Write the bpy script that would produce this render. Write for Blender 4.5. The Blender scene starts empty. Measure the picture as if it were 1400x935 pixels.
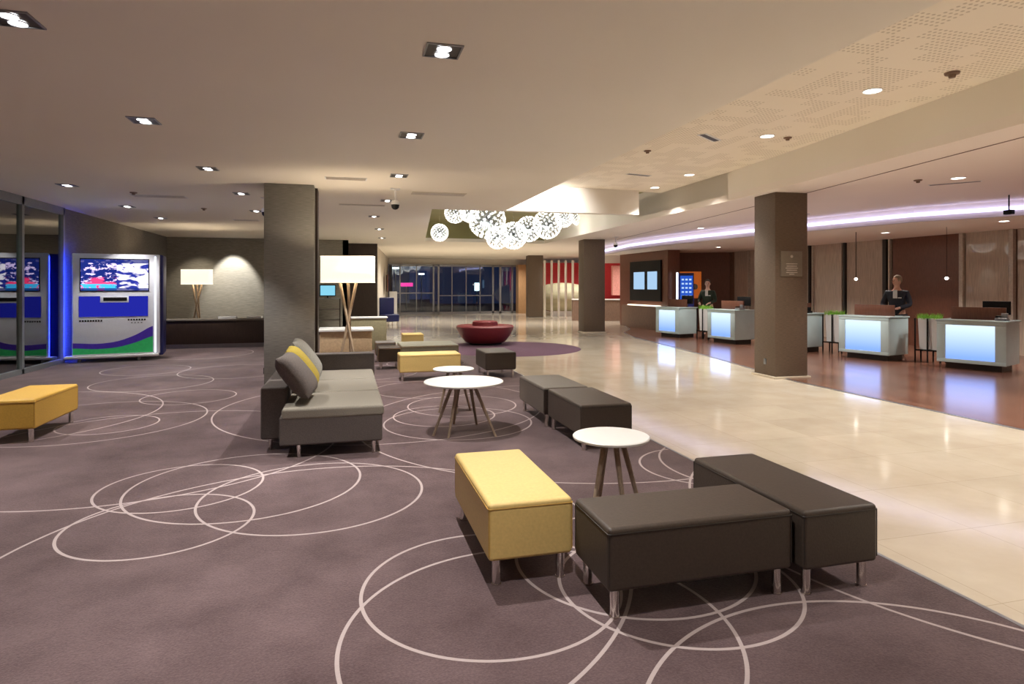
import bpy, bmesh, math, random
from mathutils import Vector, Matrix
random.seed(7)
C = bpy.context.scene.collection
PI = math.pi

# ---------------------------------------------------------------- materials
def nodes(name):
    m = bpy.data.materials.new(name); m.use_nodes = True
    nt = m.node_tree; nt.nodes.clear()
    out = nt.nodes.new('ShaderNodeOutputMaterial')
    return m, nt, out
def math_n(nt, op, a, b=None, c=None):
    n = nt.nodes.new('ShaderNodeMath'); n.operation = op
    for i, v in enumerate((a, b, c)):
        if v is None: continue
        if isinstance(v, (int, float)): n.inputs[i].default_value = v
        else: nt.links.new(v, n.inputs[i])
    return n.outputs[0]
def mixc(nt, f, a, b):
    n = nt.nodes.new('ShaderNodeMix'); n.data_type = 'RGBA'
    for k, v in ((0, f), (6, a), (7, b)):
        if isinstance(v, (int, float)): n.inputs[k].default_value = v
        elif isinstance(v, tuple): n.inputs[k].default_value = (*v, 1)
        else: nt.links.new(v, n.inputs[k])
    return n.outputs[2]
def geo_pos(nt, scale=(1, 1, 1), rot=(0, 0, 0), obj=False):
    if obj:
        g = nt.nodes.new('ShaderNodeTexCoord').outputs['Object']
    else:
        g = nt.nodes.new('ShaderNodeNewGeometry').outputs['Position']
    mp = nt.nodes.new('ShaderNodeMapping'); mp.inputs['Scale'].default_value = scale
    mp.inputs['Rotation'].default_value = rot
    nt.links.new(g, mp.inputs[0]); return mp.outputs[0]
def noise(nt, vec, scale, detail=3, rough=.5):
    n = nt.nodes.new('ShaderNodeTexNoise'); n.inputs['Scale'].default_value = scale
    n.inputs['Detail'].default_value = detail; n.inputs['Roughness'].default_value = rough
    nt.links.new(vec, n.inputs['Vector']); return n.outputs[0]
def mrange(nt, v, a, b, c=0., d=1.):
    n = nt.nodes.new('ShaderNodeMapRange')
    nt.links.new(v, n.inputs[0])
    for i, k in enumerate((a, b, c, d)): n.inputs[i+1].default_value = k
    return n.outputs[0]
def mat(name, col, rough=.6, metal=0, var=.12, nscale=20, bump=0, spec=.5, coat=0, coat_rough=.05, stretch=(1,1,1), emit=None, es=0, trans=0, obj=True):
    m, nt, out = nodes(name)
    p = nt.nodes.new('ShaderNodeBsdfPrincipled'); nt.links.new(p.outputs[0], out.inputs[0])
    v = geo_pos(nt, stretch, obj=obj)
    f = noise(nt, v, nscale)
    lo = tuple(c*(1-var) for c in col); hi = tuple(min(1, c*(1+var)) for c in col)
    nt.links.new(mixc(nt, mrange(nt, f, .3, .7), lo, hi), p.inputs['Base Color'])
    p.inputs['Roughness'].default_value = rough; p.inputs['Metallic'].default_value = metal
    p.inputs['Specular IOR Level'].default_value = spec
    p.inputs['Coat Weight'].default_value = coat; p.inputs['Coat Roughness'].default_value = coat_rough
    p.inputs['Transmission Weight'].default_value = trans
    if emit:
        p.inputs['Emission Color'].default_value = (*emit, 1); p.inputs['Emission Strength'].default_value = es
    if bump:
        b = nt.nodes.new('ShaderNodeBump'); b.inputs['Strength'].default_value = bump; b.inputs['Distance'].default_value = .004
        nt.links.new(f, b.inputs['Height']); nt.links.new(b.outputs[0], p.inputs['Normal'])
    return m
def emis(name, col, s):
    m, nt, out = nodes(name)
    e = nt.nodes.new('ShaderNodeEmission'); e.inputs[0].default_value = (*col, 1); e.inputs[1].default_value = s
    nt.links.new(e.outputs[0], out.inputs[0]); return m
def glass(name, tint=(.8, .9, .88), refl=.1):
    m, nt, out = nodes(name)
    t = nt.nodes.new('ShaderNodeBsdfTransparent'); t.inputs[0].default_value = (*tint, 1)
    g = nt.nodes.new('ShaderNodeBsdfGlossy'); g.inputs['Roughness'].default_value = .01
    fr = nt.nodes.new('ShaderNodeFresnel'); fr.inputs[0].default_value = 1.5
    f = math_n(nt, 'MULTIPLY_ADD', fr.outputs[0], 1.6, refl)
    f = math_n(nt, 'MINIMUM', f, 1.0)
    mx = nt.nodes.new('ShaderNodeMixShader'); nt.links.new(f, mx.inputs[0])
    nt.links.new(t.outputs[0], mx.inputs[1]); nt.links.new(g.outputs[0], mx.inputs[2])
    nt.links.new(mx.outputs[0], out.inputs[0]); return m

RINGS = [(0.75,3.24,.68),(0.86,2.745,.90),(1.62,3.35,.68),(1.72,3.02,.63),(2.06,1.48,1.19),(4.43,3.40,2.06),
 (-1.21,4.66,.58),(-1.27,5.48,.60),(-.77,5.43,.88),(-.24,5.03,.82),(-.18,3.86,1.84),(2.62,7.12,2.52),
 (.50,8.51,2.10),(1.27,7.24,.86),(1.17,7.66,.62),(1.5,8.25,.72),(3.10,4.92,.58),(3.64,4.88,.90),
 (-1.9,6.92,1.80),(-2.66,8.15,.51),(-2.94,8.45,1.24),(-4.18,8.99,1.81),(-3.1,11.5,.9),(-2.0,12.7,1.0),
 (-3.7,13.3,.75),(-2.2,9.9,.62),(.3,11.9,1.0),(1.6,13.0,.8),(-3.4,16.2,1.2),(1.2,9.7,.8)]
def carpet_mat():
    m, nt, out = nodes('carpet')
    p = nt.nodes.new('ShaderNodeBsdfPrincipled'); nt.links.new(p.outputs[0], out.inputs[0])
    pos = geo_pos(nt)
    sep = nt.nodes.new('ShaderNodeSeparateXYZ'); nt.links.new(pos, sep.inputs[0])
    X, Y = sep.outputs[0], sep.outputs[1]
    acc = None
    for i, (cx, cy, r) in enumerate(RINGS):
        dx = math_n(nt, 'SUBTRACT', X, cx); dy = math_n(nt, 'SUBTRACT', Y, cy)
        d = math_n(nt, 'SQRT', math_n(nt, 'ADD', math_n(nt, 'MULTIPLY', dx, dx), math_n(nt, 'MULTIPLY', dy, dy)))
        l = math_n(nt, 'LESS_THAN', math_n(nt, 'ABSOLUTE', math_n(nt, 'SUBTRACT', d, r)), .0095)
        acc = l if acc is None else math_n(nt, 'MAXIMUM', acc, l)
    n1 = noise(nt, pos, 2.2, 4, .6); n2 = noise(nt, pos, 90, 2, .7)
    f = math_n(nt, 'ADD', math_n(nt, 'MULTIPLY', n1, .55), math_n(nt, 'MULTIPLY', n2, .45))
    base = mixc(nt, mrange(nt, f, .35, .65), (.068, .040, .043), (.150, .100, .105))
    base = mixc(nt, math_n(nt, 'MULTIPLY', acc, .68), base, (.60, .51, .50))
    nt.links.new(base, p.inputs['Base Color']); p.inputs['Roughness'].default_value = .95
    p.inputs['Specular IOR Level'].default_value = .1
    p.inputs['Sheen Weight'].default_value = .25
    b = nt.nodes.new('ShaderNodeBump'); b.inputs['Strength'].default_value = .5; b.inputs['Distance'].default_value = .006
    nt.links.new(n2, b.inputs['Height']); nt.links.new(b.outputs[0], p.inputs['Normal'])
    return m
def marble_mat():
    m, nt, out = nodes('marble')
    p = nt.nodes.new('ShaderNodeBsdfPrincipled'); nt.links.new(p.outputs[0], out.inputs[0])
    pos = geo_pos(nt)
    f = noise(nt, pos, 1.4, 6, .62)
    base = mixc(nt, mrange(nt, f, .35, .68), (.62, .54, .42), (.72, .65, .53))
    br = nt.nodes.new('ShaderNodeTexBrick'); br.offset = 0; br.inputs['Scale'].default_value = 1
    br.inputs['Brick Width'].default_value = .8; br.inputs['Row Height'].default_value = .8
    br.inputs['Mortar Size'].default_value = .0025; br.inputs['Color1'].default_value = (1,1,1,1); br.inputs['Color2'].default_value = (.94,.94,.94,1)
    br.inputs['Mortar'].default_value = (.75,.72,.68,1)
    nt.links.new(pos, br.inputs['Vector'])
    mu = nt.nodes.new('ShaderNodeMix'); mu.data_type = 'RGBA'; mu.blend_type = 'MULTIPLY'; mu.inputs[0].default_value = 1
    nt.links.new(base, mu.inputs[6]); nt.links.new(br.outputs[0], mu.inputs[7])
    nt.links.new(mu.outputs[2], p.inputs['Base Color'])
    p.inputs['Roughness'].default_value = .10; p.inputs['Specular IOR Level'].default_value = .55
    return m
def planks(name, c1, c2, rough=.25, w=1.3, h=.14, rot=0, spec=.5):
    m, nt, out = nodes(name)
    p = nt.nodes.new('ShaderNodeBsdfPrincipled'); nt.links.new(p.outputs[0], out.inputs[0])
    pos = geo_pos(nt, rot=(0, 0, rot))
    br = nt.nodes.new('ShaderNodeTexBrick'); br.inputs['Scale'].default_value = 1
    br.inputs['Brick Width'].default_value = w; br.inputs['Row Height'].default_value = h; br.inputs['Mortar Size'].default_value = .002
    br.inputs['Color1'].default_value = (*c1, 1); br.inputs['Color2'].default_value = (*c2, 1)
    br.inputs['Mortar'].default_value = (*[k*.5 for k in c1], 1)
    nt.links.new(pos, br.inputs['Vector'])
    g = noise(nt, geo_pos(nt, (2, 30, 2), (0, 0, rot)), 2.5, 4)
    base = mixc(nt, mrange(nt, g, .3, .7, 0, .35), br.outputs[0], tuple(k*.6 for k in c1))
    nt.links.new(base, p.inputs['Base Color']); p.inputs['Roughness'].default_value = rough
    p.inputs['Specular IOR Level'].default_value = spec
    return m
def perforated_mat():
    m, nt, out = nodes('perforated_plaster')
    p = nt.nodes.new('ShaderNodeBsdfPrincipled'); nt.links.new(p.outputs[0], out.inputs[0])
    pos = geo_pos(nt)
    sep = nt.nodes.new('ShaderNodeSeparateXYZ'); nt.links.new(pos, sep.inputs[0])
    s = .055
    fx = math_n(nt, 'SUBTRACT', math_n(nt, 'FRACT', math_n(nt, 'DIVIDE', math_n(nt, 'ADD', sep.outputs[0], 50), s)), .5)
    fy = math_n(nt, 'SUBTRACT', math_n(nt, 'FRACT', math_n(nt, 'DIVIDE', math_n(nt, 'ADD', sep.outputs[1], 50), s)), .5)
    d = math_n(nt, 'ADD', math_n(nt, 'MULTIPLY', fx, fx), math_n(nt, 'MULTIPLY', fy, fy))
    dot = math_n(nt, 'LESS_THAN', d, .07)
    wn = nt.nodes.new('ShaderNodeTexWhiteNoise'); wn.noise_dimensions = '2D'
    cell = nt.nodes.new('ShaderNodeVectorMath'); cell.operation = 'SNAP'
    cell.inputs[1].default_value = (.22, .22, .22)
    nt.links.new(pos, cell.inputs[0]); nt.links.new(cell.outputs[0], wn.inputs['Vector'])
    gate = math_n(nt, 'GREATER_THAN', wn.outputs[0], .45)
    f = math_n(nt, 'MULTIPLY', math_n(nt, 'MULTIPLY', dot, gate), .75)
    nt.links.new(mixc(nt, f, (.90, .83, .71), (.52, .45, .35)), p.inputs['Base Color'])
    p.inputs['Roughness'].default_value = .8
    return m
def fabric_lines(name, c, stretch, rough=.9):
    return mat(name, c, rough, var=.25, nscale=14, stretch=stretch)

M = {}
M['carpet'] = carpet_mat(); M['marble'] = marble_mat()
M['wood_floor'] = planks('wood_floor', (.19, .085, .055), (.27, .135, .09), .20, rot=PI/2, spec=.45)
M['ceiling'] = mat('ceiling_paint', (.87, .82, .73), .85, var=.015, nscale=.6, obj=False)
M['ceiling_r'] = mat('ceiling_paint_right', (.88, .81, .74), .8, var=.015, nscale=.6, obj=False)
M['perf'] = perforated_mat()
M['olive'] = mat('olive_paint', (.27, .25, .11), .7, var=.1, nscale=1)
M['white_wall'] = mat('white_paint', (.78, .74, .68), .7, var=.02, nscale=1)
M['cream'] = mat('cream_paint', (.62, .57, .48), .7, var=.04, nscale=2)
M['column'] = fabric_lines('column_cladding', (.13, .092, .064), (1, 1, 12), .6)
M['column_left'] = fabric_lines('column_textile', (.215, .21, .195), (.6, .6, 14), .75)
M['dark_wall'] = fabric_lines('dark_wallcovering', (.17, .15, .125), (.5, .5, 10), .8)
M['back_wall'] = fabric_lines('grey_wallcovering', (.27, .25, .205), (.5, .5, 10), .8)
M['espresso'] = fabric_lines('espresso_wood', (.035, .02, .014), (6, 6, .6), .4)
M['walnut'] = fabric_lines('walnut_panel', (.15, .055, .032), (8, 8, .5), .35)
M['brownpanel'] = fabric_lines('brown_panel', (.19, .115, .08), (6, 6, .6), .4)
M['tanwood'] = fabric_lines('tan_wood', (.42, .24, .11), (14, 14, .4), .5)
M['screen'] = mat('woven_screen', (.46, .38, .31), .55, var=.25, nscale=6, stretch=(14, 14, .5), coat=.7, coat_rough=.02)
M['mullion'] = mat('pale_mullion', (.5, .44, .38), .4)
M['darkframe'] = mat('dark_frame', (.03, .025, .022), .4)
M['alu'] = mat('aluminium', (.32, .33, .35), .35, metal=.8, var=.05)
M['alu_dark'] = mat('grey_frame', (.26, .28, .29), .4, metal=.5, var=.05)
M['chrome'] = mat('chrome', (.75, .72, .68), .18, metal=1, var=.03)
M['yellow'] = mat('yellow_leather', (.72, .53, .20), .48, var=.05, nscale=60, bump=.15)
M['yellow_dull'] = mat('ochre_leather', (.60, .36, .06), .5, var=.06, nscale=60, bump=.15)
M['seam_y'] = mat('yellow_piping', (.52, .32, .07), .5)
M['brown'] = mat('brown_leather', (.062, .046, .036), .5, var=.12, nscale=80, bump=.2)
M['seam_b'] = mat('brown_piping', (.03, .024, .02), .5)
M['greybrown'] = mat('grey_brown_leather', (.12, .10, .085), .5, var=.1, nscale=80, bump=.2)
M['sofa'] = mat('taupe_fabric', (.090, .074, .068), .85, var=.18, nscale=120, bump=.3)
M['sofa_lit'] = mat('taupe_fabric_lit', (.21, .19, .155), .85, var=.15, nscale=120, bump=.3)  # same taupe as the sofa body; light on seat tops put into colour
M['cush_dark'] = mat('taupe_cushion', (.12, .10, .092), .9, var=.18, nscale=90, bump=.4)
M['cush_yellow'] = mat('mustard_cushion', (.36, .27, .035), .9, var=.15, nscale=90, bump=.4)
M['cush_grey'] = mat('grey_cushion', (.24, .23, .20), .9, var=.15, nscale=90, bump=.4)
M['tabletop'] = mat('white_laminate', (.85, .85, .83), .3, var=.01)
M['tableleg'] = mat('oak_leg', (.30, .225, .165), .55, var=.2, stretch=(8, 8, 1))
M['lampleg'] = mat('pale_wood_leg', (.42, .32, .22), .5, var=.15, stretch=(8, 8, 1))
M['red'] = mat('red_upholstery', (.20, .022, .028), .45, var=.08, nscale=40)
M['rug'] = mat('purple_rug', (.13, .065, .10), .95, var=.2, nscale=60)
M['black'] = mat('black_plastic', (.006, .006, .007), .5, spec=.2)
M['white_plastic'] = mat('white_plastic', (.75, .75, .75), .4, var=.01)
M['silver'] = mat('silver_panel', (.72, .74, .82), .35, metal=0, var=.02)
M['navy'] = mat('navy_panel', (.012, .018, .12), .4)
M['green_leaf'] = mat('grass_leaf', (.22, .50, .05), .6, var=.3, nscale=30)
M['white_desk'] = mat('frosted_white', (.50, .64, .66), .3, var=.04, nscale=4, coat=.3, coat_rough=.1)
M['olive_mural'] = mat('olive_shell', (.42, .38, .24), .6, var=.12, nscale=3)
M['redwall'] = mat('red_wall', (.60, .03, .04), .6, var=.08)
M['asphalt'] = mat('asphalt', (.05, .05, .055), .9)
M['sage_wall'] = mat('sage_wall', (.30, .36, .33), .7)
M['glass'] = glass('window_glass', (.80, .88, .90), .02)
M['glass_left'] = glass('entrance_glass', (.72, .86, .83), .17)
M['lamp_white'] = emis('lamp_white', (1, .93, .82), 5)
M['lamp_cool'] = emis('lamp_cool', (.93, .95, 1), 12)
M['led'] = emis('led_cove', (.60, .58, 1), 1.5)
M['bulb'] = emis('dandelion_bulb', (1, .97, .90), 2.4)
M['shade'] = mat('linen_shade', (.85, .80, .68), .8, var=.03, nscale=80, emit=(1, .88, .70), es=.42)

# ---------------------------------------------------------------- geometry helpers
class B:
    def __init__(s): s.bm = bmesh.new()
    def merge(s, t, mtx=None):
        me = bpy.data.meshes.new('tmp'); t.to_mesh(me); t.free()
        if mtx is not None: me.transform(mtx)
        s.bm.from_mesh(me); bpy.data.meshes.remove(me); return s
    def box(s, x0, x1, y0, y1, z0, z1, bev=0, seg=2, mtx=None):
        t = bmesh.new(); bmesh.ops.create_cube(t, size=1)
        for v in t.verts: v.co = Vector(((x0+x1)/2+v.co.x*(x1-x0), (y0+y1)/2+v.co.y*(y1-y0), (z0+z1)/2+v.co.z*(z1-z0)))
        if bev: bmesh.ops.bevel(t, geom=list(t.edges), offset=bev, segments=seg, profile=.5, affect='EDGES')
        return s.merge(t, mtx)
    def cyl(s, p0, p1, r0, r1=None, n=16, caps=True):
        r1 = r0 if r1 is None else r1
        p0, p1 = Vector(p0), Vector(p1); d = p1-p0
        t = bmesh.new(); bmesh.ops.create_cone(t, cap_ends=caps, segments=n, radius1=r0, radius2=r1, depth=d.length)
        q = Vector((0, 0, 1)).rotation_difference(d.normalized())
        return s.merge(t, Matrix.Translation((p0+p1)/2) @ q.to_matrix().to_4x4())
    def lathe(s, prof, n=32, c=(0, 0, 0)):
        t = bmesh.new(); rings = []
        for r, z in prof:
            if r < 1e-5: rings.append([t.verts.new((c[0], c[1], c[2]+z))])
            else: rings.append([t.verts.new((c[0]+r*math.cos(2*PI*k/n), c[1]+r*math.sin(2*PI*k/n), c[2]+z)) for k in range(n)])
        for a, b in zip(rings, rings[1:]):
            for k in range(n):
                k2 = (k+1) % n
                if len(a) == 1 and len(b) == 1: continue
                if len(a) == 1: t.faces.new((a[0], b[k2], b[k]))
                elif len(b) == 1: t.faces.new((a[k], a[k2], b[0]))
                else: t.faces.new((a[k], a[k2], b[k2], b[k]))
        bmesh.ops.recalc_face_normals(t, faces=list(t.faces))
        return s.merge(t)
    def prism(s, poly, z0, z1):
        t = bmesh.new()
        lo = [t.verts.new((x, y, z0)) for x, y in poly]; hi = [t.verts.new((x, y, z1)) for x, y in poly]
        t.faces.new(lo[::-1]); t.faces.new(hi); n = len(poly)
        for i in range(n): t.faces.new((lo[i], lo[(i+1) % n], hi[(i+1) % n], hi[i]))
        bmesh.ops.recalc_face_normals(t, faces=list(t.faces))
        return s.merge(t)
    def tube(s, pts, r, n=8, closed=False):
        m = len(pts)
        for i in range(m if closed else m-1): s.cyl(pts[i], pts[(i+1) % m], r, n=n)
        return s
    def sphere(s, c, r, sc=(1, 1, 1), sub=2):
        t = bmesh.new(); bmesh.ops.create_icosphere(t, subdivisions=sub, radius=r)
        return s.merge(t, Matrix.Translation(c) @ Matrix.Diagonal((*sc, 1)))
    def wall(s, pts, th, z0, z1):
        """extruded ribbon following a plan polyline, thickness th to its right"""
        L = []
        for i, p in enumerate(pts):
            a = Vector(pts[max(0, i-1)]); b = Vector(pts[min(len(pts)-1, i+1)]); d = (b-a).normalized()
            L.append((p[0]+d.y*th, p[1]-d.x*th))
        for i in range(len(pts)-1): s.prism([pts[i], pts[i+1], L[i+1], L[i]], z0, z1)
        return s
def obj(name, b, m, parent=None, loc=None, smooth=True, ang=40):
    me = bpy.data.meshes.new(name); b.bm.to_mesh(me); b.bm.free()
    if m is not None:
        for k in (m if isinstance(m, (list, tuple)) else [m]): me.materials.append(k)
    if smooth:
        me.polygons.foreach_set('use_smooth', [True]*len(me.polygons))
        me.set_sharp_from_angle(angle=math.radians(ang))
    o = bpy.data.objects.new(name, me); C.objects.link(o)
    if parent is not None: o.parent = parent
    if loc: o.location = loc
    return o
def wn(o):
    md = o.modifiers.new('wn', 'WEIGHTED_NORMAL'); md.keep_sharp = True; return o
def tag(o, label, cat=None, group=None, kind=None):
    o['label'] = label
    if cat: o['category'] = cat
    if group: o['group'] = group
    if kind: o['kind'] = kind
    return o
def thing(name, label, cat, loc=(0, 0, 0), rz=0, group=None):
    o = bpy.data.objects.new(name, None); C.objects.link(o); o.empty_display_size = .1
    o.location = loc; o.rotation_euler = (0, 0, rz); return tag(o, label, cat, group)
def struct(name, b, m, label=None, cat=None, **k):
    o = obj(name, b, m, **k); o['kind'] = 'structure'
    if label: o['label'] = label
    if cat: o['category'] = cat
    return o
def dup(o, parent=None):
    c = o.copy(); C.objects.link(c)
    if parent is not None: c.parent = parent
    for ch in list(o.children): dup(ch, c)
    return c
ORD = ['first', 'second', 'third', 'fourth', 'fifth', 'sixth', 'seventh', 'eighth', 'ninth', 'tenth']

# ---------------------------------------------------------------- setting: floors
H = 3.25; HR = 3.80; HS = 2.95
struct('floor', B().box(-9, 17, -3, 38.5, -.12, 0), M['marble'], 'polished cream marble floor between carpet and wood planks', 'floor', smooth=False)
struct('carpet', B().prism([(-5.75,-3),(3.05,-3),(3.05,14.5),(2.6,17.2),(-.5,17.6),(-.9,22.8),(-5.75,22.8)], 0, .008), M['carpet'],
       'purple brown carpet with thin pale overlapping rings', 'carpet', smooth=False)
WOODEDGE = [(7.3,-3),(7.32,5.2),(7.35,8.9),(8.0,12.2),(8.5,15.5),(8.8,18),(9.4,20),(10.4,21.6),(11.1,23.6)]
struct('wood_floor', B().prism(WOODEDGE+[(16.5,24),(16.5,-3)], 0, .005), M['wood_floor'],
       'glossy red brown plank floor around the reception desks', 'floor', smooth=False)
struct('trim_1', B().wall(WOODEDGE, -.05, 0, .006), M['alu'], 'thin metal strip where marble meets the plank floor', 'floor trim', smooth=False)
struct('trim_2', B().box(3.05, 3.075, -3, 14.5, 0, .010), M['alu'], 'thin metal strip along the carpet edge', 'floor trim', smooth=False)

# ---------------------------------------------------------------- setting: ceilings
REC = [(6.45,-3),(6.6,4.7),(6.93,8.2),(7.1,10.5),(7.15,14.5),(7.2,17.7),(7.3,22.65)]
LEDL = [(17,4.2),(14.2,6.6),(12.4,8.8),(11.45,10.4),(10.9,12.5),(10.5,14.5),(10.15,16.5),(9.95,18.5),(9.9,20.5),(10.5,24.6)]
T = .12
cl = B()
cl.prism([(-6,-3),(3.32,-3),(3.32,13.2),(1.75,13.2),(2.73,22.5),(7.3,22.65),(7.3,27),(-6,27)], H, H+T)
cl.prism([(-6,27),(-6,38.5),(17,38.5),(17,27)], H, H+T)
struct('ceiling', cl, M['ceiling'], 'plain cream plaster ceiling over the lounge carpet', 'ceiling', smooth=False)
cr = B()
cr.prism(REC+[(7.3,27),(10.5,27),(10.5,24.6)]+LEDL[::-1][1:]+[(17,4.2),(17,-3)], H, H+T)
struct('ceiling', cr, M['ceiling_r'], 'cream ceiling strip between raised bay and cove light', 'ceiling', smooth=False)
cs = B()
cs.prism(LEDL+[(17,24.6)], HS, HS+T)
cs.wall(LEDL, .05, HS, H+.05)
struct('ceiling', cs, M['ceiling_r'], 'lowered ceiling over the reception desks', 'ceiling', smooth=False)
struct('ceiling', B().prism([(10.5,24.6),(17,24.6),(17,27),(10.5,27)], H, H+T), M['ceiling_r'], 'ceiling in front of the red wall', 'ceiling', smooth=False)
# raised bay
struct('ceiling', B().prism([(3.2,-3),(3.2,13.2),(7.15,13.2)]+REC[3::-1], HR, HR+T), M['perf'], 'raised ceiling panel pierced with clusters of small holes', 'ceiling', smooth=False)
struct('ceiling', B().prism([(1.6,13.2),(2.6,22.7),(7.4,22.8),(7.3,17.7),(7.2,13.2)], HR+.15, HR+.15+T), M['olive'], 'olive ceiling above the globe chandeliers', 'ceiling', smooth=False)
struct('trim_3', B().box(3.32-.06, 3.32, -3, 13.2, H+T, HR).wall(REC[:5], .08, H+T, HR), M['ceiling'], 'plaster upstand faces of the raised bay', 'ceiling edge', smooth=False)
struct('trim_4', B().wall([(3.26,13.2),(1.75,13.2),(2.73,22.5),(7.3,22.65)], -.08, H+T, HR+.15), M['olive'], 'olive side faces of the chandelier bay', 'ceiling edge', smooth=False)
struct('trim_30', B().wall(REC[3:], .08, H+T, HR+.3), M['ceiling'], 'cream side face right of the globe chandeliers', 'ceiling edge', smooth=False)
struct('trim_5', B().box(3.26, 6.45, 12.98, 13.2, H-.003, HR).box(6.45, 7.3, 13.16, 13.2, HR, HR+.3), M['white_wall'], 'white cross beam in front of the globe chandeliers', 'beam', smooth=False)
SEAM = [(5.86+1.0,2.0),(7.3,7.8),(7.95,11.5),(8.4,15.0)]
struct('trim_6', B().wall([(7.0,-3),(7.15,4.9),(7.65,8.2),(8.0,10.5),(8.5,14.6),(9.1,20)], .02, H-.006, H+.001), M['brownpanel'], 'thin shadow joint along the ceiling strip', 'ceiling trim', smooth=False)
tag(obj('cove_light', B().wall([(a-.07, b-.03) for a, b in LEDL[1:]], .03, 3.06, 3.13), M['led'], smooth=False), 'long curved lilac white light strip above reception', 'light strip')

# ---------------------------------------------------------------- setting: walls
def W(name, pts, th, z0, z1, m, label, cat='wall'):
    return struct(name, B().wall(pts, th, z0, z1), m, label, cat, smooth=False)
W('wall_left', [(-5.75,15.05),(-5.75,23)], -.2, 0, H, M['dark_wall'], 'dark textured wall running behind the lit kiosk')
W('wall_back', [(-5.95,22.8),(.06,22.8)], -.2, 0, H, M['back_wall'], 'grey textured back wall behind the smaller lamp')
struct('wall_centre', B().box(.06, 1.14, 24.4, 25.3, 0, H), M['espresso'], 'tall espresso brown block behind the big floor lamp', 'wall', smooth=False)
W('wall_inner', [(.06,22.8),(.06,24.6)], -.2, 0, H, M['dark_wall'], 'short dark return wall beside the espresso block')
W('wall_corridor', [(1.14,25.3),(2.35,36.8)], -.2, 0, H, M['cream'], 'pale side wall running towards the night windows')
W('wall_far', [(2.3,36.9),(17,36.9)], -.2, 2.92, H, M['ceiling'], 'plaster band above the night windows')
W('wall_reception', [(15.55,4),(14.5,21.4)], .2, 0, HS, M['brownpanel'], 'long wall behind the reception screens')
W('wall_end', [(12.3,22.5),(14.6,21.3)], -.2, 0, HS, M['walnut'], 'dark walnut end wall of the reception')
W('wall_media', [(11.2,24.3),(11.34,20.5)], -.5, .0, HS, M['walnut'], 'brown wood wall holding the black screen box')
W('wall_link', [(11.85,21.6),(12.4,22.6)], -.2, 0, HS, M['brownpanel'], 'narrow brown wall next to the blue display')
W('wall_red', [(11.25,28.6),(14.5,27.4)], -.2, 0, 2.75, M['redwall'], 'glossy red wall at the far end')
W('wall_red', [(11.25,28.6),(14.5,27.4)], -.2, 2.75, H, M['white_wall'], 'white band above the red wall')
W('wall_right', [(16.8,-3),(16.8,5)], .2, 0, H, M['cream'], 'pale wall of the reception side')
W('wall_rear', [(17,-3),(-6,-3)], -.2, 0, HR, M['cream'], 'wall behind the viewpoint')
# left glazing
wl = thing('window_1', 'tall framed glass entrance doors beside the lit kiosk', 'window'); wl['kind'] = 'structure'
f = B()
for y in (-3, 0, 3, 6, 8.4, 10.8, 12.2, 13.25, 14.95):
    f.box(-5.80, -5.70, y-.04, y+.04, 0, H)
f.box(-5.80, -5.70, -3, 15, 0, .10); f.box(-5.80, -5.70, -3, 15, 3.1, H)
obj('window_frame', f, M['alu_dark'], wl, smooth=False)
obj('pane', B().box(-5.755, -5.745, -3, 14.95, .1, 3.1), M['glass_left'], wl, smooth=False)
struct('wall_vestibule', B().box(-9, -8.8, -3, 24, 0, H).box(-9, -5.75, -3.2, -3, 0, H), M['sage_wall'], 'dim wall seen through the entrance glass', 'wall', smooth=False)
struct('ceiling', B().box(-9, -5.95, -3, 24, H, H+T), M['ceiling'], 'ceiling of the entrance vestibule', 'ceiling', smooth=False)
# far glazing
wf = thing('window_2', 'wide wall of dark night windows at the far end', 'window'); wf['kind'] = 'structure'
f = B()
for x, w in ((2.4,.06),(3.0,.06),(3.95,.05),(4.95,.10),(5.25,.10),(6.05,.05),(6.9,.05),(7.75,.05),(8.55,.10),(9.0,.12),(9.75,.08),(10.1,.08)):
    f.box(x-w/2, x+w/2, 36.6, 36.7, 0, 2.92)
f.box(2.3, 10.2, 36.6, 36.7, 0, .12); f.box(2.3, 10.2, 36.6, 36.7, 2.8, 2.92); f.box(2.3, 5.0, 36.6, 36.7, 1.2, 1.26); f.box(5.2, 8.6, 36.6, 36.7, 1.05, 1.10)
obj('window_frame', f, M['alu'], wf, smooth=False)
obj('pane', B().box(2.3, 10.2, 36.645, 36.655, .1, 2.85), M['glass'], wf, smooth=False)
struct('wall_slats', B().box(9.95, 11.0, 35.9, 36.5, 0, 2.92), M['tanwood'], 'upright tan slatted timber panelling by the night windows', 'wall', smooth=False)
struct('wall_slats', B().box(11.2, 12.0, 35.2, 35.8, 0, 2.92), M['brownpanel'], 'dull brown panel beside the tan slatted timber', 'wall', smooth=False)
struct('road', B().box(-8, 34, 36.95, 80, -.12, -.02), M['asphalt'], 'dark street outside the night windows', 'road', smooth=False)
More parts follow.
